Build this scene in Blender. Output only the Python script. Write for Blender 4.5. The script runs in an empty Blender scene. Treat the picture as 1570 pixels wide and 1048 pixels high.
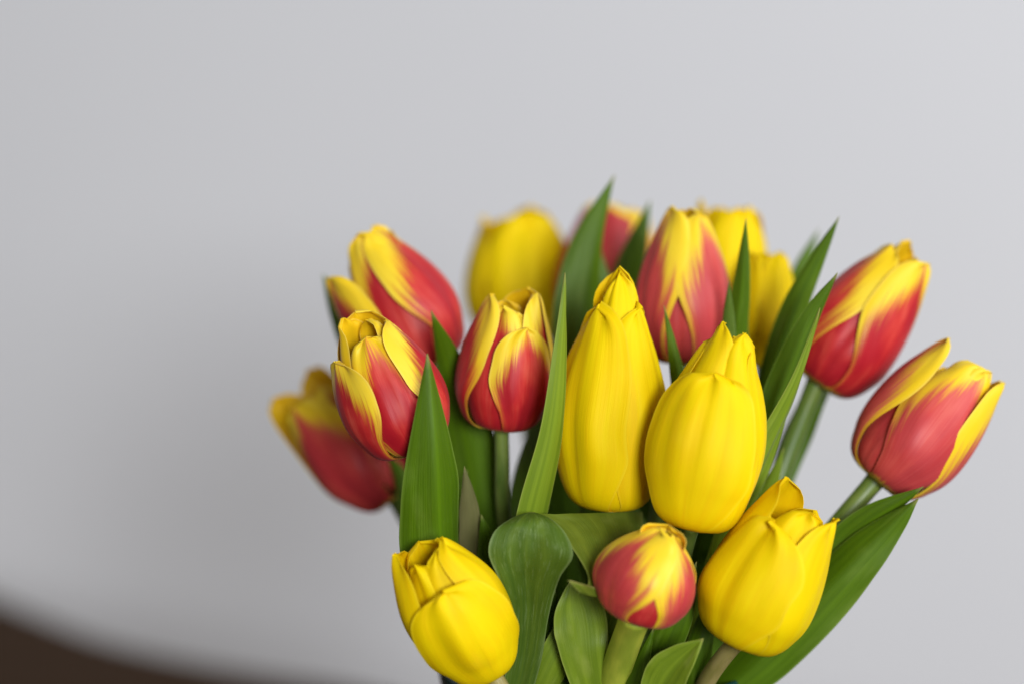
import bpy, math, random
from mathutils import Vector, Matrix, noise

R = math.radians
SC = bpy.context.scene
COL = SC.collection

# ------------------------------------------------------------------ camera
PITCH = R(8.0)
LENS = 70.0
FPX = LENS / 36.0 * 1570.0            # focal length in photograph pixels
CAM = Vector((-0.0281, -0.615, 0.390))
FWD = Vector((0, math.cos(PITCH), -math.sin(PITCH)))
RGT = Vector((1, 0, 0))
UPV = Vector((0, math.sin(PITCH), math.cos(PITCH)))
cd = bpy.data.cameras.new('camera')
cam = bpy.data.objects.new('camera', cd)
COL.objects.link(cam)
cam.location = CAM
cam.rotation_euler = (R(90) - PITCH, 0, 0)
cd.lens = LENS
cd.sensor_width = 36.0
cd.clip_start = 0.02
cd.clip_end = 50
cd.dof.use_dof = True
cd.dof.focus_distance = 0.578
cd.dof.aperture_fstop = 3.0
cd.dof.aperture_blades = 9
SC.camera = cam

# ------------------------------------------------------------------ light
world = bpy.data.worlds.new('World')
SC.world = world
world.use_nodes = True
bg = world.node_tree.nodes['Background']
bg.inputs['Color'].default_value = (1.0, 0.955, 0.895, 1)
bg.inputs['Strength'].default_value = 0.235


def area(name, loc, target, sx, sy, power, col):
    ld = bpy.data.lights.new(name, 'AREA')
    ld.shape = 'RECTANGLE'
    ld.size = sx
    ld.size_y = sy
    ld.energy = power
    ld.color = col
    o = bpy.data.objects.new(name, ld)
    COL.objects.link(o)
    o.location = loc
    o.rotation_euler = (Vector(target) - Vector(loc)).to_track_quat('-Z', 'Y').to_euler()
    return o


area('window_light', (0.54, -2.3, 0.80), (0, 0.2, 0.3), 0.68, 0.60, 55, (0.955, 0.98, 1.0))
area('side_fill_light', (1.65, -0.75, 1.15), (0.1, 0.5, 0.3), 0.9, 1.2, 28, (0.95, 0.975, 1.0))  # second soft lamp, added to grade the wall and model blooms from the right

SC.view_settings.view_transform = 'Standard'
SC.view_settings.look = 'None'
SC.view_settings.exposure = 0.05
SC.view_settings.gamma = 1.0
SC.cycles.use_denoising = True
SC.cycles.max_bounces = 8


def at(px, py, y):
    """World point under photograph pixel (px, py) on the plane Y = y."""
    d = FWD + RGT * ((px - 785) / FPX) + UPV * ((524 - py) / FPX)
    return CAM + d * ((y - CAM.y) / d.y)


def mpp(p):
    """Metres per photograph pixel at point p."""
    return (p - CAM).dot(FWD) / FPX


# ------------------------------------------------------------------ materials
class NT:
    def __init__(self, name):
        self.m = bpy.data.materials.new(name)
        self.m.use_nodes = True
        self.t = self.m.node_tree
        self.b = self.t.nodes['Principled BSDF']
        self.out = self.t.nodes['Material Output']

    def n(self, kind, **kw):
        nd = self.t.nodes.new(kind)
        for k, v in kw.items():
            setattr(nd, k, v)
        return nd

    def l(self, a, b):
        self.t.links.new(a, b)

    def put(self, sock, v):
        if hasattr(v, 'is_linked') or hasattr(v, 'links'):
            self.l(v, sock)
        else:
            sock.default_value = v

    def math(self, op, a, b=None, c=None, clamp=False):
        nd = self.n('ShaderNodeMath', operation=op, use_clamp=clamp)
        self.put(nd.inputs[0], a)
        if b is not None:
            self.put(nd.inputs[1], b)
        if c is not None:
            self.put(nd.inputs[2], c)
        return nd.outputs[0]

    def smooth(self, x, a, b, lo=0.0, hi=1.0):
        nd = self.n('ShaderNodeMapRange', interpolation_type='SMOOTHSTEP')
        self.put(nd.inputs[0], x)
        nd.inputs[1].default_value = a
        nd.inputs[2].default_value = b
        nd.inputs[3].default_value = lo
        nd.inputs[4].default_value = hi
        return nd.outputs[0]

    def mix(self, f, a, b, blend='MIX'):
        nd = self.n('ShaderNodeMix', data_type='RGBA', blend_type=blend)
        self.put(nd.inputs[0], f)
        for s, v in ((nd.inputs[6], a), (nd.inputs[7], b)):
            if isinstance(v, tuple):
                s.default_value = v + (1,) if len(v) == 3 else v
            else:
                self.l(v, s)
        return nd.outputs[2]

    def uvnoise(self, sx, sy, scale=1.0, detail=3.0, rough=0.5):
        uv = self.n('ShaderNodeUVMap', uv_map='UVMap')
        oi = self.n('ShaderNodeObjectInfo')
        mp = self.n('ShaderNodeMapping')
        mp.inputs['Scale'].default_value = (sx, sy, 1)
        self.l(uv.outputs[0], mp.inputs['Vector'])
        off = self.math('MULTIPLY', oi.outputs['Random'], 37.0)
        cx = self.n('ShaderNodeCombineXYZ')
        self.l(off, cx.inputs[2])
        va = self.n('ShaderNodeVectorMath', operation='ADD')
        self.l(mp.outputs[0], va.inputs[0])
        self.l(cx.outputs[0], va.inputs[1])
        nz = self.n('ShaderNodeTexNoise')
        nz.inputs['Scale'].default_value = scale
        nz.inputs['Detail'].default_value = detail
        nz.inputs['Roughness'].default_value = rough
        self.l(va.outputs[0], nz.inputs['Vector'])
        return nz.outputs[0]

    def st(self):
        uv = self.n('ShaderNodeUVMap', uv_map='UVMap')
        sp = self.n('ShaderNodeSeparateXYZ')
        self.l(uv.outputs[0], sp.inputs[0])
        return sp.outputs[0], sp.outputs[1]

    def bump(self, h, strength, dist):
        nd = self.n('ShaderNodeBump')
        nd.inputs['Strength'].default_value = strength
        nd.inputs['Distance'].default_value = dist
        self.l(h, nd.inputs['Height'])
        self.l(nd.outputs[0], self.b.inputs['Normal'])
        return nd.outputs[0]

    def translucent(self, col, f, nrm=None):
        tr = self.n('ShaderNodeBsdfTranslucent')
        self.put(tr.inputs[0], col)
        if nrm is not None:
            self.l(nrm, tr.inputs['Normal'])
        mx = self.n('ShaderNodeMixShader')
        mx.inputs[0].default_value = f
        self.l(self.b.outputs[0], mx.inputs[1])
        self.l(tr.outputs[0], mx.inputs[2])
        self.l(mx.outputs[0], self.out.inputs['Surface'])


def yellow_petal(name, deep):
    k = NT(name)
    s, t = k.st()
    n1 = k.uvnoise(14, 1.6, 1.0, 3)
    n2 = k.uvnoise(90, 2.5, 1.0, 2)
    n3 = k.uvnoise(2.2, 2.2, 1.0, 3)
    if deep:
        c1, c2 = (0.95, 0.74, 0.003), (0.92, 0.64, 0.002)
    else:
        c1, c2 = (0.88, 0.665, 0.001), (0.85, 0.570, 0.001)
    f = k.math('ADD', k.math('MULTIPLY', n1, 0.75), k.math('MULTIPLY', n3, 0.6))
    col = k.mix(k.smooth(f, 0.45, 0.95), c1, c2)
    col = k.mix(k.math('MULTIPLY', k.smooth(n3, 0.55, 0.80), 0.25), col, (0.93, 0.73, 0.03))
    col = k.mix(k.smooth(k.math('ABSOLUTE', k.math('SUBTRACT', k.math('MULTIPLY', s, 2.0), 1.0)), 0.93, 1.0, 0.0, 0.22), col, (0.95, 0.80, 0.06))
    base = k.smooth(t, 0.0, 0.10, 0.6, 0.0)
    col = k.mix(base, col, (0.80, 0.50, 0.01))
    col = k.mix(k.math('MULTIPLY', k.smooth(n2, 0.5, 0.75), 0.20), col, (0.88, 0.60, 0.002))
    k.l(col, k.b.inputs['Base Color'])
    k.b.inputs['Roughness'].default_value = 0.55
    k.b.inputs['Specular IOR Level'].default_value = 0.12
    nr = k.bump(k.math('ADD', k.math('MULTIPLY', n2, 0.8), n1), 0.20, 0.0006)
    k.translucent(col, 0.42 if deep else 0.20, nr)
    return k.m


def flame_petal(name, inner):
    k = NT(name)
    s, t = k.st()
    a = k.math('ABSOLUTE', k.math('SUBTRACT', k.math('MULTIPLY', s, 2.0), 1.0))
    n1 = k.uvnoise(13, 1.3, 1.0, 3)
    n2 = k.uvnoise(36, 1.5, 1.0, 4, 0.65)
    n3 = k.uvnoise(3.0, 2.0, 1.0, 3)
    fc = k.n('ShaderNodeFloatCurve')
    cv = fc.mapping.curves[0]
    pts = ((0, 1.0), (.25, 1.0), (.42, .90), (.60, .68), (.76, .42), (.9, .14), (1, 0.0))
    cv.points[0].location = pts[0]
    cv.points[1].location = pts[-1]
    for p in pts[1:-1]:
        cv.points.new(*p)
    fc.mapping.update()
    k.l(t, fc.inputs['Value'])
    fl = k.n('ShaderNodeAttribute', attribute_type='OBJECT', attribute_name='flame')
    d = k.math('SUBTRACT', k.math('MULTIPLY', k.math('MULTIPLY', fc.outputs[0], 1.14), fl.outputs['Fac']), a)
    d = k.math('ADD', d, k.math('MULTIPLY', k.math('SUBTRACT', n1, 0.5), 0.22))
    d = k.math('ADD', d, k.math('MULTIPLY', k.math('SUBTRACT', n2, 0.5), 1.15))
    m = k.smooth(d, -0.20, 0.26)
    foot = k.smooth(k.math('ADD', t, k.math('MULTIPLY', k.math('SUBTRACT', n1, 0.5), 0.08)), 0.03, 0.10)
    m = k.math('MULTIPLY', m, foot)
    if inner:
        m = k.math('MULTIPLY', m, k.smooth(t, 0.55, 0.80, 0.6, 0.0))
        yel = k.mix(n3, (0.88, 0.58, 0.008), (0.80, 0.48, 0.005))
        red = k.mix(n2, (0.40, 0.020, 0.010), (0.52, 0.060, 0.012))
    else:
        yel = k.mix(k.smooth(n3, .3, .7), (0.90, 0.680, 0.045), (0.90, 0.620, 0.012))
        r1 = k.mix(k.smooth(n3, .35, .65), (0.430, 0.007, 0.018), (0.58, 0.020, 0.019))
        red = k.mix(k.smooth(k.math('ADD', k.math('MULTIPLY', n2, .5), k.math('MULTIPLY', n3, 1.0)), .70, 1.20), r1, (0.72, 0.130, 0.085))
        pk = k.n('ShaderNodeAttribute', attribute_type='OBJECT', attribute_name='pink')
        red = k.mix(k.math('MULTIPLY', pk.outputs['Fac'], k.math('ADD', 0.45, n2)), red, (0.66, 0.130, 0.125))
    yel = k.mix(k.smooth(t, 0.0, 0.09, 0.85, 0.0), yel, (0.50, 0.44, 0.06))
    col = k.mix(m, yel, red)
    col = k.mix(k.math('MULTIPLY', k.smooth(a, 0.94, 1.0, 0.0, 0.45), k.smooth(t, 0.4, 0.65)), col, (0.92, 0.70, 0.16))
    k.l(col, k.b.inputs['Base Color'])
    k.b.inputs['Roughness'].default_value = 0.45
    k.b.inputs['Specular IOR Level'].default_value = 0.28
    k.b.inputs['Sheen Weight'].default_value = 0.06
    k.b.inputs['Sheen Roughness'].default_value = 0.4
    k.b.inputs['Sheen Tint'].default_value = (1, 0.85, 0.82, 1)
    nr = k.bump(k.math('ADD', k.math('MULTIPLY', n2, 0.7), n1), 0.16, 0.0006)
    k.translucent(col, 0.18, nr)
    return k.m


def leaf_mat(name, c_dark, c_light, c_pale, spec=0.35, rough=0.42, mottle=0.12):
    k = NT(name)
    s, t = k.st()
    n1 = k.uvnoise(7, 0.9, 1.0, 3)
    n2 = k.uvnoise(60, 1.6, 1.0, 2)
    n3 = k.uvnoise(2.0, 4.0, 1.0, 4)
    col = k.mix(k.smooth(n1, .22, .86), c_dark, c_light)
    col = k.mix(k.math('MULTIPLY', k.smooth(n2, .45, .7), 0.22), col, c_light)
    col = k.mix(k.math('MULTIPLY', k.smooth(n3, .55, .8), 0.5), col, c_pale)
    n4 = k.uvnoise(26, 9.0, 1.0, 5, 0.7)
    col = k.mix(k.math('MULTIPLY', k.smooth(n4, .52, .70), mottle), col, c_pale)
    a = k.math('ABSOLUTE', k.math('SUBTRACT', k.math('MULTIPLY', s, 2.0), 1.0))
    col = k.mix(k.smooth(a, 0.90, 1.0, 0.0, 0.6), col, c_pale)
    col = k.mix(k.smooth(t, 0.955, 1.0, 0.0, 0.55), col, (0.42, 0.36, 0.12))
    k.l(col, k.b.inputs['Base Color'])
    k.b.inputs['Roughness'].default_value = rough
    k.b.inputs['Specular IOR Level'].default_value = spec
    nr = k.bump(k.math('ADD', k.math('MULTIPLY', n2, 0.9), k.math('MULTIPLY', n3, .35)), 0.32, 0.0007)
    k.translucent(col, 0.30, nr)
    return k.m


def stem_mat(name, c1, c2):
    k = NT(name)
    n1 = k.uvnoise(5, 7, 1.0, 3)
    n2 = k.uvnoise(40, 3, 1.0, 2)
    col = k.mix(k.smooth(n1, .3, .7), c1, c2)
    k.l(col, k.b.inputs['Base Color'])
    k.b.inputs['Roughness'].default_value = 0.4
    k.b.inputs['Subsurface Weight'].default_value = 0.15
    k.b.inputs['Subsurface Radius'].default_value = (0.002, 0.003, 0.001)
    k.b.inputs['Subsurface Scale'].default_value = 0.5
    k.bump(n2, 0.2, 0.0004)
    return k.m


M = {
    'yellow': yellow_petal('yellow_petal', False),
    'yellow_in': yellow_petal('yellow_petal_inside', True),
    'flame': flame_petal('flamed_petal', False),
    'flame_in': flame_petal('flamed_petal_inside', True),
    'leaf': leaf_mat('tulip_leaf', (0.062, 0.132, 0.002), (0.120, 0.235, 0.004), (0.22, 0.33, 0.05)),
    'leaf_blue': leaf_mat('tulip_leaf_waxy', (0.060, 0.125, 0.010), (0.135, 0.215, 0.018), (0.25, 0.34, 0.12), 0.28, 0.55, 0.5),
    'leaf_pale': leaf_mat('tulip_leaf_pale', (0.15, 0.240, 0.012), (0.26, 0.370, 0.022), (0.38, 0.46, 0.09)),
    'leaf_dry': leaf_mat('tulip_leaf_dry', (0.16, 0.17, 0.05), (0.24, 0.22, 0.09), (0.32, 0.26, 0.13)),
    'stem': stem_mat('tulip_stem', (0.085, 0.150, 0.020), (0.16, 0.220, 0.040)),
    'leaf_olive': leaf_mat('tulip_leaf_olive', (0.115, 0.165, 0.012), (0.20, 0.255, 0.022), (0.28, 0.33, 0.07), 0.22, 0.6),
    'stem_pale': stem_mat('tulip_stem_pale', (0.27, 0.340, 0.030), (0.42, 0.460, 0.050)),
    'stem_brown': stem_mat('tulip_stem_bronze', (0.24, 0.210, 0.055), (0.34, 0.280, 0.10)),
}


# ------------------------------------------------------------------ mesh helpers
def empty(name, loc):
    o = bpy.data.objects.new(name, None)
    o.empty_display_size = 0.02
    COL.objects.link(o)
    o.location = loc
    return o


def mesh_obj(name, verts, faces, mats, parent=None, origin=None, uvs=None, fmat=None, smooth=True):
    org = origin if origin is not None else (parent.location if parent else Vector((0, 0, 0)))
    org = Vector(org)
    me = bpy.data.meshes.new(name)
    me.from_pydata([tuple(Vector(v) - org) for v in verts], [], faces)
    for m in (mats if isinstance(mats, (list, tuple)) else [mats]):
        me.materials.append(m)
    if uvs is not None:
        ul = me.uv_layers.new(name='UVMap')
        for lp in me.loops:
            ul.data[lp.index].uv = uvs[lp.vertex_index]
    if fmat is not None:
        for p, i in zip(me.polygons, fmat):
            p.material_index = i
    for p in me.polygons:
        p.use_smooth = smooth
    me.update()
    o = bpy.data.objects.new(name, me)
    COL.objects.link(o)
    if parent:
        o.parent = parent
    else:
        o.location = org
    return o


def sheet(name, grid, thick, mats, parent, uvgrid=None):
    """Closed thin sheet from grid[i][j] (i along, j across); the front face looks along dP/dj x dP/di."""
    ni, nj = len(grid), len(grid[0])
    nrm = [[None] * nj for _ in range(ni)]
    for i in range(ni):
        for j in range(nj):
            du = grid[min(i + 1, ni - 1)][j] - grid[max(i - 1, 0)][j]
            dv = grid[i][min(j + 1, nj - 1)] - grid[i][max(j - 1, 0)]
            c = dv.cross(du)
            nrm[i][j] = c.normalized() if c.length > 1e-14 else None
    for i in range(ni):
        for j in range(nj):
            if nrm[i][j] is None:
                for q in range(ni):
                    a = nrm[max(i - q, 0)][j] or nrm[min(i + q, ni - 1)][j]
                    if a:
                        nrm[i][j] = a
                        break
                else:
                    nrm[i][j] = Vector((0, 0, 1))
    verts, uvs = [], []
    for side in (0, 1):
        for i in range(ni):
            for j in range(nj):
                edge = min(1.0, min(j, nj - 1 - j) / 2.0, (ni - 1 - i) / 2.0 + 0.15)
                th = thick * (0.25 + 0.75 * edge)
                verts.append(grid[i][j] + nrm[i][j] * (th * (0.5 if side == 0 else -0.5)))
                uvs.append((j / (nj - 1), i / (ni - 1)))
    N = ni * nj
    faces, fm = [], []
    for i in range(ni - 1):
        for j in range(nj - 1):
            a, b, c, d = i * nj + j, i * nj + j + 1, (i + 1) * nj + j + 1, (i + 1) * nj + j
            faces.append((a, b, c, d)); fm.append(0)
            faces.append((N + d, N + c, N + b, N + a)); fm.append(1 if len(mats) > 1 else 0)
    rim = [i * nj for i in range(ni)] + [(ni - 1) * nj + j for j in range(1, nj)] + \
          [i * nj + nj - 1 for i in range(ni - 2, -1, -1)] + [j for j in range(nj - 2, 0, -1)]
    m0 = len(verts)
    for q in rim:
        verts += [verts[q], verts[N + q]]
        uvs += [uvs[q], uvs[q]]
    for q in range(len(rim)):
        a, b = m0 + 2 * q, m0 + 2 * ((q + 1) % len(rim))
        faces.append((a, b, b + 1, a + 1)); fm.append(0)
    return mesh_obj(name, verts, faces, mats, parent, uvs=uvs, fmat=fm)


def catmull(pts, n):
    """n+1 points through pts (any vectors)."""
    P = [Vector(p) for p in pts]
    P = [P[0] * 2 - P[1]] + P + [P[-1] * 2 - P[-2]]
    seg = len(P) - 3
    out = []
    for k in range(n + 1):
        x = k / n * seg
        i = min(int(x), seg - 1)
        t = x - i
        a, b, c, d = P[i:i + 4]
        out.append(0.5 * ((2 * b) + (c - a) * t + (2 * a - 5 * b + 4 * c - d) * t * t + (3 * b - a - 3 * c + d) * t ** 3))
    return out


def tube(name, path, rads, mat, parent, sides=12):
    verts, faces, uvs = [], [], []
    n = len(path)
    ref = Vector((0, -1, 0))
    for i, p in enumerate(path):
        T = (path[min(i + 1, n - 1)] - path[max(i - 1, 0)]).normalized()
        u = T.cross(ref).normalized()
        v = T.cross(u).normalized()
        for k in range(sides + 1):
            a = 2 * math.pi * k / sides
            verts.append(p + (u * math.cos(a) + v * math.sin(a)) * rads[i])
            uvs.append((k / sides, i / (n - 1)))
    w = sides + 1
    for i in range(n - 1):
        for k in range(sides):
            faces.append((i * w + k, (i + 1) * w + k, (i + 1) * w + k + 1, i * w + k + 1))
    faces.append(tuple(range(sides - 1, -1, -1)) if False else tuple(range(sides)))
    faces.append(tuple((n - 1) * w + k for k in range(sides - 1, -1, -1)))
    return mesh_obj(name, verts, faces, mat, parent, uvs=uvs)


def sst(a, b, x):
    x = max(0.0, min(1.0, (x - a) / (b - a)))
    return x * x * (3 - 2 * x)


# ------------------------------------------------------------------ setting
def lathe(name, prof, seg, mat, loc):
    verts, faces, uvs = [], [], []
    for i, (r, z) in enumerate(prof):
        for k in range(seg):
            a = 2 * math.pi * k / seg
            verts.append(Vector((r * math.cos(a), r * math.sin(a), z)) + Vector(loc))
            uvs.append((k / seg, i / len(prof)))
    for i in range(len(prof) - 1):
        for k in range(seg):
            k2 = (k + 1) % seg
            faces.append((i * seg + k, i * seg + k2, (i + 1) * seg + k2, (i + 1) * seg + k))
    faces.append(tuple(range(seg - 1, -1, -1)))
    faces.append(tuple((len(prof) - 1) * seg + k for k in range(seg)))
    return mesh_obj(name, verts, faces, mat, None, origin=loc, uvs=uvs)


def box(name, lo, hi, mat, parent=None, origin=None):
    x0, y0, z0 = lo
    x1, y1, z1 = hi
    v = [(x0, y0, z0), (x1, y0, z0), (x1, y1, z0), (x0, y1, z0), (x0, y0, z1), (x1, y0, z1), (x1, y1, z1), (x0, y1, z1)]
    f = [(3, 2, 1, 0), (4, 5, 6, 7), (0, 1, 5, 4), (1, 2, 6, 5), (2, 3, 7, 6), (3, 0, 4, 7)]
    return mesh_obj(name, v, f, mat, parent, origin=origin, smooth=False)


k = NT('wall_paint')
tc = k.n('ShaderNodeTexCoord')
nz = k.n('ShaderNodeTexNoise'); nz.inputs['Scale'].default_value = 2.2; nz.inputs['Detail'].default_value = 4
k.l(tc.outputs['Object'], nz.inputs['Vector'])
k.l(k.mix(nz.outputs[0], (0.630, 0.632, 0.662), (0.660, 0.660, 0.684)), k.b.inputs['Base Color'])
k.b.inputs['Roughness'].default_value = 0.85
nf = k.n('ShaderNodeTexNoise'); nf.inputs['Scale'].default_value = 180; nf.inputs['Detail'].default_value = 3
k.l(tc.outputs['Object'], nf.inputs['Vector'])
k.bump(nf.outputs[0], 0.15, 0.001)
wall = box('wall', (-3.2, 1.10, -0.74), (3.2, 1.25, 2.6), k.m)
wall['kind'] = 'structure'

k = NT('floor_boards')
tc = k.n('ShaderNodeTexCoord')
nz = k.n('ShaderNodeTexNoise'); nz.inputs['Scale'].default_value = 6; nz.inputs['Detail'].default_value = 4
k.l(tc.outputs['Object'], nz.inputs['Vector'])
k.l(k.mix(nz.outputs[0], (0.16, 0.115, 0.08), (0.22, 0.16, 0.11)), k.b.inputs['Base Color'])
k.b.inputs['Roughness'].default_value = 0.6
fl = box('floor', (-3.2, -3.2, -0.80), (3.2, 1.10, -0.74), k.m)
fl['kind'] = 'structure'

k = NT('dark_walnut')
tc = k.n('ShaderNodeTexCoord')
mp = k.n('ShaderNodeMapping'); mp.inputs['Scale'].default_value = (3, 40, 10); mp.inputs['Rotation'].default_value = (0, 0, R(-40))
k.l(tc.outputs['Object'], mp.inputs['Vector'])
nz = k.n('ShaderNodeTexNoise'); nz.inputs['Scale'].default_value = 1.5; nz.inputs['Detail'].default_value = 5
k.l(mp.outputs[0], nz.inputs['Vector'])
k.l(k.mix(nz.outputs[0], (0.030, 0.017, 0.010), (0.070, 0.040, 0.023)), k.b.inputs['Base Color'])
k.b.inputs['Roughness'].default_value = 0.85
k.b.inputs['Specular IOR Level'].default_value = 0.06
WALNUT = k.m


def on_table(px, py):
    d = FWD + RGT * ((px - 785) / FPX) + UPV * ((524 - py) / FPX)
    return CAM + d * (-CAM.z / d.z)


table = empty('table', (0.0, 0.15, -0.74))
table['label'] = 'dark brown wooden table carrying the green vase of tulips'
table['category'] = 'table'
edge = [on_table(*q) for q in ((-60, 893), (60, 944), (160, 982), (290, 1012), (420, 1034), (560, 1056), (760, 1110), (960, 1200))]
edge = catmull(edge, 20)
e0, e1 = edge[0], edge[-1]
out = [(-0.75, 0.62), (-0.80, -0.30), (-0.55, -0.42), (0.40, -0.42), (0.55, -0.30), (0.55, 0.26)]
ring = [Vector((p.x, p.y, 0)) for p in reversed(edge)]
ring += [Vector((-0.72, 0.93, 0)), Vector((-0.80, 0.86, 0)), Vector((-0.80, -0.25, 0)), Vector((-0.72, -0.33, 0)),
         Vector((0.52, -0.33, 0)), Vector((0.60, -0.25, 0)), Vector((0.60, 0.12, 0)), Vector((0.50, 0.20, 0))]
nr_ = len(ring)
tv = [Vector((p.x, p.y, -0.034)) for p in ring] + [Vector((p.x, p.y, -0.003)) for p in ring] + \
     [Vector((p.x * .996, p.y * .996, 0.0)) for p in ring]
tf = [tuple(range(nr_ - 1, -1, -1)), tuple(2 * nr_ + i for i in range(nr_))]
for b in (0, 1):
    for i in range(nr_):
        j = (i + 1) % nr_
        tf.append((b * nr_ + i, b * nr_ + j, (b + 1) * nr_ + j, (b + 1) * nr_ + i))
mesh_obj('tabletop', tv, tf, WALNUT, table, smooth=False)
for lx, ly in ((-0.70, -0.24), (0.50, -0.24), (-0.70, 0.78), (0.48, 0.10)):
    box('leg', (lx - 0.025, ly - 0.025, -0.74), (lx + 0.025, ly + 0.025, -0.034), WALNUT, table)

k = NT('dark_green_glass')
k.b.inputs['Base Color'].default_value = (0.010, 0.055, 0.045, 1)
k.b.inputs['Roughness'].default_value = 0.08
k.b.inputs['Transmission Weight'].default_value = 0.35
k.b.inputs['IOR'].default_value = 1.48
VH = 0.2045
prof = [(0.030, 0.0), (0.034, 0.001), (0.037, 0.006), (0.039, 0.03), (0.041, 0.08), (0.0435, 0.13), (0.0475, 0.175), (0.0515, 0.1975),
        (0.0520, VH - 0.001), (0.0512, VH), (0.0500, VH - 0.001), (0.0490, 0.1965), (0.0450, 0.175), (0.0410, 0.13), (0.0385, 0.08), (0.0365, 0.03), (0.034, 0.014), (0.0005, 0.013)]
vase = lathe('vase', prof, 64, k.m, Vector((0, 0, 0.0004)))
vase['label'] = 'dark green glass vase with a flared rim holding the tulips'
vase['category'] = 'vase'


# ------------------------------------------------------------------ tulips
def petal(parent, B, A, ef, er, L, Rm, spec, mats, seed):
    """One petal of a tulip whose cup stands at B along A; ef and er span the plane across the axis."""
    NI, NJ = 34, 22
    phi0 = spec['phi']
    rs = spec.get('rs', 1.0)                    # radius scale
    rt = spec.get('rt', 0.3)                    # radius at the tip / widest radius
    tp = spec.get('tp', 0.36)                   # where the cup is widest
    ls = spec.get('ls', 1.0)
    ws = spec.get('ws', 1.0)
    lean = R(spec.get('lean', 0.0))
    pw = spec.get('pw', 1.9)
    skew = R(spec.get('skew', 0.0))
    roll = spec.get('roll', 0.0)                # margins rolled outwards (+) or inwards (-)
    flat = spec.get('flat', 0.86)
    hook = spec.get('hook', 0.0)                # tip bent outwards (+) or inwards (-)
    amp = spec.get('amp', 1.0)
    point = spec.get('point', 0.52)
    z0 = spec.get('z0', 0.0)
    wp = spec.get('wp', 0.42)                   # where the petal reaches its full width
    rnd = random.Random(seed)
    ox, oy = rnd.uniform(0, 50), rnd.uniform(0, 50)
    rim_wave = rnd.uniform(0, 6.28)
    grid = []
    for i in range(NI + 1):
        t = i / NI
        tt = t
        x = t * ls                              # height on the cup that all petals share
        if x < tp:
            rr = 0.13 + 0.87 * math.sin(math.pi / 2 * (x / tp) ** 0.66) ** 0.92
        else:
            rr = max(0.05, 1 - (1 - rt) * ((x - tp) / (1 - tp)) ** pw)
        rr *= rs
        z = x ** 1.12 - 0.035 * math.sin(math.pi * min(1, x / 0.22))
        g = (0.26 + 0.74 * sst(0.0, wp, t) ** 0.8)
        if t > 0.48:
            g *= max(0.0, 1 - ((t - 0.48) / 0.52) ** 2.5) ** point
        if i == NI:
            g = 0.012
        W = 1.02 * ws * g * rs
        r = rr * Rm
        rc = max(r, 0.50 * Rm * rs) * flat
        row = []
        for j in range(NJ + 1):
            s = j / NJ * 2 - 1
            # uneven margin
            wv = 1 + 0.035 * amp * noise.noise(Vector((t * 5 + ox, (1 if s > 0 else -1) * 3.1, oy))) * abs(s)
            arc = s * W * Rm * wv
            a = arc / rc
            ph = phi0 + skew * t
            lr = r - rc * (1 - math.cos(a))
            lt = rc * math.sin(a)
            # relief: soft folds, a midrib groove, rolled margins
            d = 0.060 * amp * noise.noise(Vector((s * 1.5 + ox, t * 1.3 + oy, 0.3))) * sst(0.05, 0.4, t)
            d += 0.028 * amp * noise.noise(Vector((s * 4.2 + oy, t * 1.6 + ox, 3.3))) * sst(0.1, 0.5, t)
            d -= 0.030 * math.exp(-(s / 0.10) ** 2) * sst(0.05, 0.3, t) * (1 - 0.5 * t)
            d += roll * max(0.0, abs(s) - 0.55) ** 2 * 1.6
            d += hook * max(0.0, t - 0.72) ** 2 * 9
            d += 0.03 * amp * math.sin(s * 7 + rim_wave) * sst(0.80, 1.0, t)
            lr += d * Rm * math.cos(a)
            lt += d * Rm * math.sin(a)
            zz = z * L + z0 * L
            zz += 0.016 * L * amp * noise.noise(Vector((s * 2.7 + ox, 8.0, oy))) * sst(0.7, 1, t)
            # lean about the foot of the petal
            lr2 = lr * math.cos(lean) + zz * math.sin(lean)
            zz2 = -lr * math.sin(lean) * 0.35 + zz * math.cos(lean)
            rd = ef * math.cos(ph) + er * math.sin(ph)
            td = -ef * math.sin(ph) + er * math.cos(ph)
            row.append(B + rd * lr2 + td * lt + A * zz2)
        grid.append(row)
    o = sheet('petal', grid, 0.0005, mats, parent)
    o['flame'] = spec.get('flame', 1.0)
    o['pink'] = spec.get('pink', 0.12)
    return o


TUL = {}
STEM = {}


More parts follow.
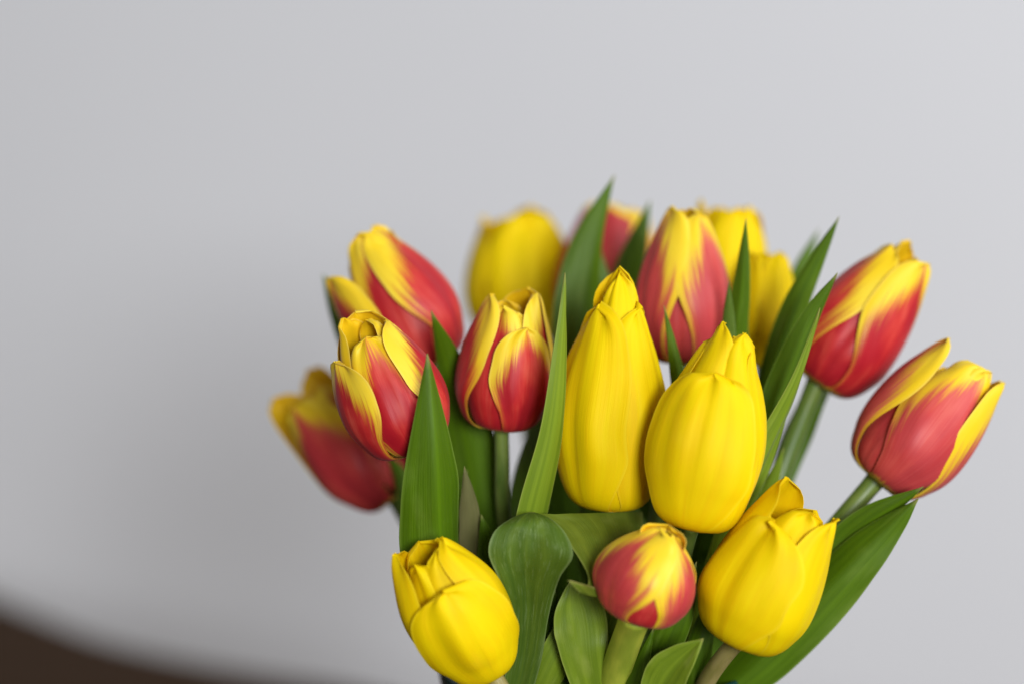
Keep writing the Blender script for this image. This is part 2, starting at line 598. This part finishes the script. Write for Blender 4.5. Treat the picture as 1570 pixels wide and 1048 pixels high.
def tulip(key, label, base, tip, y, w, tilt, kind, roll=0.0, outer=None, inner=None, over=None, via=(), rim=None,
          stem='stem', sr=0.0026, pink=0.12, seed=None):
    seed = seed if seed is not None else sum(ord(c) * 31 for c in key)
    rnd = random.Random(seed)
    B = at(base[0], base[1], y)
    q = mpp(B)
    D = (RGT * (tip[0] - base[0]) + UPV * (base[1] - tip[1]))
    Lp = D.length * q
    D.normalize()
    tl = R(tilt)
    A = (D * math.cos(tl) - FWD * math.sin(tl)).normalized()
    L = Lp / math.cos(tl)
    C = (CAM - B).normalized()
    ef = (C - A * C.dot(A)).normalized()
    er = A.cross(ef).normalized()
    Rm = 0.5 * w * q
    # stem: from the flower down through the rim of the vase to its bottom
    pts = [B + A * 0.0015] + ([] if via else [B - A * 0.012])
    for (px, py, yy) in via:
        pts.append(at(px, py, yy))
    if rim is None:
        f = 0.034 / max(0.06, math.hypot(B.x, B.y))
        rim = (B.x * f, B.y * f)
    pts.append(Vector((rim[0], rim[1], VH - 0.012)))
    g = 0.52
    pts.append(Vector((rim[0] * 0.75, rim[1] * 0.75, 0.10)))
    foot = Vector((rim[0] * g, rim[1] * g, 0.0155))
    pts.append(foot)
    root = empty('tulip', foot)
    root['label'] = label
    root['category'] = 'tulip'
    path = catmull(pts, 60)
    for _ in range(40):
        path = path[:1] + [(path[i - 1] + path[i] * 2 + path[i + 1]) * 0.25 for i in range(1, len(path) - 1)] + path[-1:]
    n = len(path)
    rads = [sr * (1.0 + 0.10 * sst(0.06, 0.0, i / n) + 0.18 * i / n) for i in range(n)]
    tube('stem', path, rads, M[stem], root)
    mats = [M['yellow'], M['yellow_in']] if kind == 'yellow' else [M['flame'], M['flame_in']]
    O = dict(rs=1.0, rt=0.34, ws=1.0, flat=0.95, amp=1.5 if kind == 'yellow' else 1.15, wp=0.44 if kind == 'yellow' else 0.60)
    I = dict(rs=0.82, rt=0.24, ws=1.0, ls=0.99, amp=1.3)
    O.update(outer or {})
    I.update(inner or {})
    for i in range(6):
        sp = dict(O if i < 3 else I)
        sp['phi'] = roll + (0, 120, -120, 60, 180, -60)[i]
        sp['flame'] = rnd.uniform(0.9, 1.1)
        sp['pink'] = pink
        sp['ls'] = sp.get('ls', 1.0) * rnd.uniform(0.97, 1.02)
        if over and i in over:
            sp.update(over[i])
        sp['phi'] = R(sp['phi'])
        petal(root, B, A, ef, er, L, Rm, sp, mats, seed * 7 + i)
    # pistil in the cup
    pp = [B + A * (L * f) for f in (0.02, 0.12, 0.22, 0.30)]
    tube('pistil', pp, [Rm * .12, Rm * .16, Rm * .14, Rm * .20], M['stem_pale'], root, 8)
    TUL[key] = root
    STEM[key] = path
    return root


def leaf(key, pts, width, mat='leaf', roll=0.0, roll_tip=None, fold=0.25, cup=0.0, peak=0.45, wb=0.55, sharp=1.5, curl=0.0, wave=1.0, seed=0):
    """A leaf of tulip `key`; pts are (pixel x, pixel y, depth Y) from the foot to the tip, width in pixels at its widest."""
    parent = TUL[key]
    P = [at(*p) for p in pts]
    NI, NJ = 40, 12
    path = catmull(P, NI)
    q = mpp(P[len(P) // 2])
    # the sheath: the foot of the blade runs down to the stem it grows from
    d0 = min((c - P[0]).length for c in STEM[key])
    zt = max(0.185, P[0].z - 0.012 - 1.1 * d0)
    S = min(STEM[key], key=lambda c: abs(c.z - zt))
    PRE = 10 if P[0].z > 0.19 else 0
    t0 = (path[1] - path[0]).normalized()
    run = (P[0] - S).length
    c1, c2 = S + Vector((0, 0, run * 0.4)), P[0] - t0 * (run * 0.4)
    pre = []
    for i in range(PRE):
        u = i / PRE
        pre.append(S * (1 - u) ** 3 + c1 * (3 * u * (1 - u) ** 2) + c2 * (3 * u * u * (1 - u)) + P[0] * u ** 3)
    full = pre + path
    roll_tip = roll if roll_tip is None else roll_tip
    ox = seed * 3.7 + len(pts) * 1.3 + pts[0][0] * 0.013
    grid = []
    for k, c in enumerate(full):
        t = max(0.0, (k - PRE) / NI)
        T = (full[min(k + 1, len(full) - 1)] - full[max(k - 1, 0)]).normalized()
        C = (CAM - c).normalized()
        side = T.cross(C).normalized()           # image right when the leaf points up
        n = side.cross(T).normalized()           # towards the camera
        rl = R(roll + (roll_tip - roll) * t)
        side, n = side * math.cos(rl) + n * math.sin(rl), n * math.cos(rl) - side * math.sin(rl)
        if t < peak:
            g = wb + (1 - wb) * sst(0, peak, t)
        else:
            g = max(0.0, 1 - ((t - peak) / (1 - peak)) ** sharp)
        g = max(g, 0.012)
        if k < PRE:
            g *= 0.45 + 0.55 * sst(0, PRE, k)
        W = 0.5 * width * q * g
        row = []
        for j in range(NJ + 1):
            s = j / NJ * 2 - 1
            off = -fold * (math.sqrt(s * s + 0.012) - 0.11) - cup * s * s + curl * max(0, abs(s) - 0.6) ** 2 * 3
            off += 0.22 * wave * noise.noise(Vector((s * 0.9 + ox, t * 4.5, ox))) * abs(s)
            ww = W * (1 + 0.07 * wave * noise.noise(Vector((ox + 9, t * 6, 2.0 if s > 0 else 7.0))))
            row.append(c + side * (s * ww) + n * (off * W))
        grid.append(row)
    return sheet('leaf', grid, 0.0009, [M[mat]], parent)


def patch(key, left, right, mat, bulge=0.0, bulge_top=None):
    """A leaf blade spanned between two margins given as (pixel x, pixel y, depth Y)."""
    a = catmull([at(*p) for p in left], 36)
    b = catmull([at(*p) for p in right], 36)
    grid = []
    for i in range(37):
        row = []
        for j in range(15):
            u = j / 14
            p = a[i].lerp(b[i], u)
            bl = bulge if bulge_top is None else bulge + (bulge_top - bulge) * sst(16, 34, i)
            wd = min(1.0, (b[i] - a[i]).length / 0.016)
            wob = 0.0016 * noise.noise(Vector((u * 2.2, i * 0.11, left[0][0] * 0.1))) + 0.0008 * noise.noise(Vector((u * 6, i * 0.3, 4.2)))
            row.append(p - FWD * (wd * (bl * (1 - abs(2 * u - 1) ** 1.3) + wob)))
        grid.append(row)
    return sheet('leaf', grid, 0.0009, [M[mat]], TUL[key])

# ------------------------------------------------------------------ the bouquet
# back row
tulip('E', 'blurred plain yellow tulip at the back, behind the flame tulip that shows its bare stem', (798, 525), (793, 328), 0.110, 172, 5, 'yellow', 25,
      dict(rt=.55, tp=.46), dict(rt=.50), rim=(-0.012, 0.030), over={1: dict(ls=1.03), 3: dict(ls=.97, rs=.92)})
tulip('F', 'blurred red and yellow tulip half hidden behind two tall pointed leaves', (926, 505), (944, 316), 0.095, 166, 4, 'flame', 5,
      dict(rt=.5), dict(rt=.4), rim=(0.0, 0.034), pink=.3, over={0: dict(flame=6.0, phi=-25), 1: dict(flame=.9, phi=85), 2: dict(flame=5.0)})
tulip('H', 'blurred plain yellow tulip standing directly behind the upright pink-red tulip', (1112, 525), (1116, 314), 0.060, 126, 3, 'yellow', 20,
      dict(rt=.72, tp=.5), dict(rt=.6), rim=(0.014, 0.032))
tulip('I', 'plain yellow tulip mostly hidden behind leaves, beside the upright pink-red tulip', (1168, 560), (1176, 386), 0.035, 98, 3, 'yellow', 50,
      dict(rt=.5, tp=.45), dict(rt=.4), rim=(0.024, 0.026))
tulip('B', 'blurred red tulip with yellow tips drooping outward lowest on its side, behind another flame tulip', (606, 762), (466, 608), 0.036, 140, 0, 'flame', -20,
      dict(rt=.60, tp=.42), dict(rt=.62), rim=(-0.036, 0.012), via=((632, 812, 0.03),), pink=.25,
      over={0: dict(phi=-38, ws=1.1, ls=1.0, rt=.5, flame=1.05), 2: dict(phi=-140, lean=3, ls=1.14, rt=.8), 1: dict(phi=100, lean=4, ls=1.0, rt=.8), 3: dict(phi=45, rt=.7, ls=.98), 4: dict(phi=150, lean=6, ls=1.14, rt=.8)})
tulip('A', 'red tulip with long yellow tips spread apart, leaning out above another flame tulip', (664, 560), (562, 366), 0.012, 164, 2, 'flame', 62,
      dict(rt=.58, tp=.40), dict(rt=.50), rim=(-0.030, 0.010), via=((694, 650, 0.01),), pink=.1,
      over={0: dict(phi=58, ws=1.0, rt=.36, ls=1.04, flame=.95), 2: dict(phi=-66, lean=7, ls=.90, ws=.84, rt=.66, flame=.8), 3: dict(phi=-12, ls=1.04, rs=.82, rt=.52, ws=.9, flame=.85), 4: dict(phi=120), 5: dict(phi=-125, ls=.92), 1: dict(phi=180)})
tulip('G', 'upright pink-red tulip with yellow edges standing between the yellow tulips', (1046, 556), (1048, 316), 0.005, 150, 3, 'flame', -50,
      dict(rt=.26, tp=.42), dict(rt=.24), rim=(0.010, 0.012), pink=.42,
      over={0: dict(phi=-58, ws=.94, flame=.86, ls=.99), 1: dict(phi=48, ws=.94, ls=.95, flame=.95), 3: dict(phi=-4, ls=.72, rs=.86, ws=.9, flame=1.6)})
tulip('J', 'red tulip edged in yellow leaning outward behind the long pointed leaves', (1250, 586), (1386, 398), 0.005, 160, 3, 'flame', -55,
      dict(rt=.42, tp=.38), dict(rt=.38), rim=(0.033, 0.006), via=((1205, 700, 0.004), (1165, 820, 0.0)), sr=.0030, pink=.05,
      over={0: dict(phi=-64, ws=.92, flame=.86), 1: dict(phi=56, ws=.98, ls=1.04, rt=.52), 3: dict(phi=-2, ls=.82, rs=.88, ws=.95, flame=1.3), 4: dict(ls=1.04), 5: dict(phi=-120, ls=1.10)})
tulip('K', 'red and yellow tulip on its own bare stem, farthest out, petals opening', (1342, 735), (1492, 570), -0.020, 162, 4, 'flame', 20,
      dict(rt=.40, tp=.40), dict(rt=.36), rim=(0.036, -0.012), via=((1285, 803, -0.022), (1180, 930, -0.024)), sr=.0030, pink=.4,
      over={0: dict(phi=20, ws=1.08, ls=1.04, rt=.30, flame=1.02), 2: dict(phi=-82, lean=6, rt=.55, ws=.9, ls=1.05, flame=.9), 1: dict(phi=96, lean=0, rt=.58, ws=.94, ls=1.06, flame=.75),
            5: dict(phi=-40, ls=.74, rs=.84, flame=1.3), 3: dict(phi=62, ls=1.06), 4: dict(phi=-140, ls=.92, rt=.5)})
# middle row
tulip('D', 'red and yellow tulip with a curled open top, standing on a visible upright stem', (768, 655), (784, 458), -0.018, 150, 10, 'flame', 22,
      dict(rt=.48, tp=.38), dict(rt=.38), via=((771, 730, -0.017), (772, 800, -0.014)), rim=(-0.022, -0.006), sr=.0022, pink=.05,
      over={0: dict(phi=30, ls=.84, ws=.84, flame=1.0), 2: dict(phi=-80, ls=1.02, rt=.42, ws=.86, flame=.9), 5: dict(phi=-20, ls=.96, rs=.86, ws=1.1, flame=.95), 1: dict(phi=140, ls=1.06, rt=.60), 3: dict(phi=85, ls=1.04, rt=.55, rs=.95, ws=.9), 4: dict(rt=.3)})
tulip('C', 'red tulip with yellow curled top leaning outward behind a folded pointed leaf', (636, 688), (556, 500), -0.035, 166, 10, 'flame', 62,
      dict(rt=.40, tp=.42), dict(rt=.34), rim=(-0.033, -0.006), via=((660, 780, -0.03),), pink=.02,
      over={0: dict(phi=78, ws=.92, flame=.92, ls=.97), 2: dict(phi=-68, ws=.86, ls=.86, rt=.5, flame=.9), 3: dict(phi=0, ls=.94, rs=.92, ws=.84, flame=.85), 1: dict(phi=180, ls=1.08, rt=.5), 4: dict(phi=120, rt=.3), 5: dict(phi=-125, ls=1.08, rt=.5)})
tulip('L', 'tall closed plain yellow tulip with a pointed tip, the largest, beside the narrow upright leaf', (936, 780), (948, 412), -0.034, 168, 3, 'yellow', -30,
      dict(rt=.10, tp=.40, pw=1.65, wp=.34, point=.62), dict(rt=.05, pw=1.55, point=.80), rim=(0.0, -0.008),
      over={0: dict(phi=-46, ws=1.02, ls=.86, rs=1.06, flat=1.06, roll=.10, amp=2.2), 1: dict(phi=66, ws=1.05, ls=.87, rs=1.0, flat=.76), 2: dict(phi=180, ls=.9), 4: dict(phi=170, ls=1.0, ws=1.1, rs=.94), 3: dict(phi=15, ls=.98, rs=.80, ws=1.0, pw=2.4), 5: dict(phi=-85, ls=.9)})
tulip('M', 'closed plain yellow tulip leaning slightly outward, just above the small red-cheeked tulip', (1060, 808), (1122, 497), -0.052, 180, 4, 'yellow', -6,
      dict(rt=.20, tp=.42, pw=1.8), dict(rt=.20, pw=1.8, point=.60), rim=(0.010, -0.016), via=((1046, 850, -0.034), (1030, 930, -0.026)),
      over={0: dict(phi=-12, ls=.79, ws=1.0, rs=1.06, point=.42, flat=1.05, roll=.06, amp=1.8), 3: dict(phi=58, ls=.97, rs=.97, ws=1.0, flat=.74), 5: dict(phi=-72, ls=1.0, rs=.92, ws=1.05), 1: dict(phi=110, ls=.92, rs=.98), 2: dict(phi=-130, rs=.95, ls=.92), 4: dict(phi=170, ls=.94)})
# front row
tulip('P', 'plain yellow tulip leaning out over the vase rim, its cup open at the top', (754, 1030), (656, 842), -0.058, 158, 16, 'yellow', -8,
      dict(rt=.72, tp=.60), dict(rt=.45), rim=(-0.030, -0.026), stem='stem_brown',
      over={0: dict(phi=-4, ls=.85, ws=1.04, rs=1.05, point=.42, flat=1.04, amp=2.0), 1: dict(phi=80, ls=1.05, rt=.48, ws=1.0, flat=.78), 2: dict(phi=-100, ls=1.08, rt=.66), 4: dict(phi=180, rt=.50, ls=1.04, rs=.92), 5: dict(phi=-50, rt=.45, ls=1.0, ws=1.1), 3: dict(phi=42, rt=.45, ls=1.02, ws=1.1)})
tulip('N', 'small rounded red and yellow tulip facing forward beneath the closed yellow tulips', (974, 946), (1020, 806), -0.068, 152, 12, 'flame', -32,
      dict(rt=.08, tp=.44, pw=2.2), dict(rt=.05, pw=2.2), rim=(0.004, -0.034), via=((952, 1005, -0.052), (938, 1060, -0.044)), stem='stem_pale', sr=.0044, pink=.35,
      over={0: dict(phi=-42, ws=.98, ls=.99, rs=1.09, flame=.82), 1: dict(phi=66, ws=.92, ls=.97, rs=1.0, flame=.66, flat=.76), 2: dict(phi=180, ls=1.03, ws=1.15), 3: dict(phi=16, ls=.80, rs=.88, flame=1.5, pink=.1)})
tulip('O', 'plain yellow tulip with separate pointed petals, in front of the broad outer leaf', (1130, 985), (1222, 776), -0.058, 176, 8, 'yellow', -20,
      dict(rt=.56, tp=.42), dict(rt=.52), rim=(0.030, -0.028), via=((1096, 1022, -0.048), (1076, 1060, -0.040)), stem='stem_brown',
      over={0: dict(phi=-28, ls=.90, ws=1.02, rs=1.05, point=.45, flat=1.05, roll=.06, amp=2.2), 1: dict(phi=76, ls=1.04, rt=.68, ws=.98, flat=.78), 2: dict(phi=-112, ls=1.12, rt=.60, ws=1.1, point=.5), 3: dict(phi=26, ls=1.02, rs=.88, rt=.5), 4: dict(phi=150, ls=1.0, rt=.6), 5: dict(phi=-60, ls=.9)})

# leaves of the back row
leaf('F', [(905, 800, .02), (890, 640, .02), (885, 480, .022), (905, 365, .024), (942, 268, .026)], 74, roll=-15, fold=.3, peak=.5, sharp=1.3)
leaf('F', [(960, 560, .05), (955, 450, .05), (975, 375, .052), (997, 308, .055)], 50, roll=20, fold=.3, peak=.4)
leaf('F', [(935, 560, .04), (930, 470, .04), (918, 410, .042), (914, 362, .044)], 36, roll=0, fold=.3, peak=.3)
leaf('E', [(870, 960, .01), (868, 800, .012), (872, 700, .016), (870, 600, .02)], 80, 'leaf', roll=0, fold=.3, peak=.5)
leaf('E', [(905, 980, .03), (910, 800, .034), (912, 650, .036), (905, 540, .04)], 90, 'leaf', roll=0, fold=.3, peak=.45)
leaf('E', [(780, 980, .03), (775, 850, .034), (768, 790, .036), (765, 760, .036)], 100, 'leaf', roll=0, fold=.3, peak=.45)
leaf('H', [(1035, 900, .0), (1044, 760, -.01), (1050, 660, -.016), (1036, 560, -.02), (1018, 468, -.022)], 36, 'leaf', roll=0, fold=.3, peak=.4)
leaf('H', [(1130, 640, .0), (1128, 520, -.004), (1138, 420, -.008), (1144, 335, -.01)], 42, 'leaf', roll=10, fold=.35, peak=.2)
leaf('H', [(1000, 980, .03), (1010, 800, .034), (1020, 680, .036), (1030, 600, .04)], 90, 'leaf', roll=0, fold=.3, peak=.5)
leaf('G', [(1118, 600, -.01), (1117, 500, -.014), (1118, 430, -.016)], 26, 'leaf_blue', roll=0, fold=.3, peak=.2)
leaf('G', [(1060, 1000, .012), (1070, 880, .012), (1085, 760, .012), (1100, 640, .01)], 80, 'leaf', roll=0, fold=.3, peak=.45)
leaf('I', [(1150, 760, .0), (1175, 600, .0), (1215, 480, -.002), (1252, 400, -.004), (1287, 332, -.006)], 40, 'leaf', roll=0, fold=.35, peak=.45)
leaf('I', [(1180, 620, .04), (1210, 480, .045), (1230, 410, .05), (1255, 352, .055)], 34, 'leaf', roll=0, fold=.35, peak=.4)
leaf('I', [(1110, 1000, .02), (1130, 860, .02), (1150, 740, .02), (1165, 620, .018)], 70, 'leaf', roll=0, fold=.3, peak=.45)
# leaves on the outer side
leaf('J', [(1120, 900, -.02), (1160, 720, -.022), (1195, 600, -.022), (1240, 492, -.024), (1284, 418, -.026)], 46, 'leaf', roll=-10, fold=.3, peak=.5)
leaf('J', [(1075, 930, -.03), (1128, 785, -.034), (1178, 685, -.036), (1225, 580, -.038), (1257, 472, -.04)], 48, 'leaf_pale', roll=-40, roll_tip=-60, fold=.5, peak=.35)
leaf('J', [(1130, 900, -.012), (1170, 780, -.014), (1202, 685, -.016)], 36, 'leaf_pale', roll=0, fold=.3, peak=.35)
leaf('J', [(1150, 880, .012), (1190, 760, .014), (1222, 670, .018), (1268, 585, .022), (1330, 588, .05)], 44, 'leaf', roll=0, fold=.3, peak=.5)
leaf('M', [(1150, 690, -.04), (1166, 650, -.042), (1173, 622, -.043)], 18, 'leaf_pale', roll=0, fold=.4, peak=.4)
leaf('O', [(1090, 1075, -.03), (1170, 1005, -.034), (1270, 900, -.038), (1350, 820, -.040), (1408, 764, -.042)], 90, 'leaf', roll=14, fold=.45, peak=.42, wb=.7)
leaf('K', [(1150, 1000, -.022), (1240, 890, -.028), (1330, 800, -.034), (1416, 745, -.040)], 60, 'leaf', roll=-15, fold=.25, peak=.45)
leaf('A', [(640, 700, .02), (560, 560, .03), (520, 480, .035), (495, 420, .04)], 40, 'leaf', roll=0, fold=.3, peak=.45)
leaf('A', [(745, 930, -.005), (738, 780, -.006), (718, 660, -.008), (690, 560, -.012), (661, 476, -.02)], 76, 'leaf', roll=15, fold=.3, peak=.38)
leaf('B', [(645, 900, .02), (640, 820, .02), (620, 740, .024), (590, 690, .03)], 40, 'leaf', roll=0, fold=.3, peak=.4)
# leaves in the middle
leaf('D', [(800, 900, -.036), (816, 800, -.044), (848, 660, -.046), (860, 530, -.046), (866, 418, -.044)], 56, 'leaf_pale', roll=-30, roll_tip=-50, fold=.2, peak=.2, sharp=1.8)
leaf('D', [(780, 920, .0), (800, 780, .004), (828, 660, .008), (845, 560, .01)], 66, 'leaf', roll=35, fold=.3, peak=.4)
leaf('C', [(690, 950, -.045), (672, 830, -.050), (666, 700, -.056), (655, 542, -.056)], 104, 'leaf', roll=-28, roll_tip=-10, fold=.75, peak=.4, wb=.75, sharp=1.5)
leaf('B', [(722, 900, -.03), (720, 790, -.034), (712, 714, -.036)], 34, 'leaf_dry', roll=0, fold=.3, peak=.35)
leaf('C', [(745, 970, -.03), (755, 880, -.034), (738, 788, -.036)], 60, 'leaf', roll=0, fold=.3, peak=.35)
leaf('L', [(950, 980, -.01), (945, 880, -.012), (930, 780, -.01), (900, 690, -.006)], 120, 'leaf', roll=0, fold=.3, peak=.45)
# the broad leaf folded over at the front
patch('P', [(762, 1090, -.046), (778, 1010, -.050), (780, 940, -.055), (766, 890, -.060), (749, 848, -.062), (758, 814, -.060), (786, 793, -.056), (811, 785, -.050)],
      [(808, 1090, -.046), (830, 1010, -.050), (842, 940, -.055), (858, 886, -.062), (878, 852, -.066), (869, 820, -.063), (846, 796, -.057), (819, 785, -.050)], 'leaf_blue', -.0034, .0030)
patch('L', [(812, 788, -.050), (850, 808, -.052), (880, 844, -.058), (902, 884, -.066), (892, 908, -.074), (870, 888, -.078)],
      [(985, 784, -.030), (985, 815, -.036), (975, 850, -.042), (965, 890, -.046), (960, 920, -.052), (950, 905, -.056)], 'leaf_olive', .004)
leaf('P', [(850, 1090, -.036), (840, 990, -.040), (850, 900, -.042)], 70, 'leaf', roll=0, fold=.3, peak=.35)
# leaves low at the front
leaf('N', [(915, 1100, -.046), (896, 1010, -.050), (888, 950, -.050), (876, 888, -.050)], 84, 'leaf_pale', roll=-10, fold=-.25, peak=.6, wb=.6, sharp=2.6)
leaf('N', [(905, 1090, -.044), (925, 990, -.046), (945, 910, -.046)], 60, 'leaf_pale', roll=20, fold=.25, peak=.5)
leaf('M', [(985, 1095, -.046), (1012, 1010, -.050), (1045, 930, -.052), (1068, 860, -.052)], 50, 'leaf', roll=0, fold=.25, peak=.5)
leaf('O', [(1000, 1085, -.062), (1030, 1030, -.066), (1078, 978, -.070)], 70, 'leaf_pale', roll=15, fold=-.5, peak=.4, wb=.6, sharp=1.8)
leaf('M', [(1050, 1080, -.02), (1075, 960, -.02), (1090, 860, -.02)], 80, 'leaf', roll=0, fold=.25, peak=.5)
leaf('N', [(955, 1110, -.050), (975, 1040, -.053), (1002, 962, -.055)], 34, 'leaf', roll=10, fold=.4, peak=.4)
leaf('P', [(800, 1110, -.040), (838, 1040, -.046), (872, 960, -.046), (880, 900, -.044)], 56, 'leaf_pale', roll=-20, fold=.35, peak=.4)
leaf('M', [(1075, 1110, -.034), (1066, 1030, -.040), (1082, 950, -.040), (1110, 880, -.036)], 44, 'leaf', roll=15, fold=.4, peak=.4)
leaf('L', [(960, 1100, -.030), (935, 1000, -.036), (930, 940, -.038), (940, 880, -.036)], 60, 'leaf_pale', roll=10, fold=.4, peak=.5)
leaf('A', [(700, 960, -.010), (700, 880, -.012), (704, 800, -.014), (716, 720, -.016)], 70, 'leaf', roll=-10, fold=.35, peak=.35)
leaf('J', [(1098, 900, -.026), (1140, 790, -.028), (1180, 700, -.030), (1212, 612, -.032)], 26, 'leaf_pale', roll=-25, fold=.5, peak=.4)
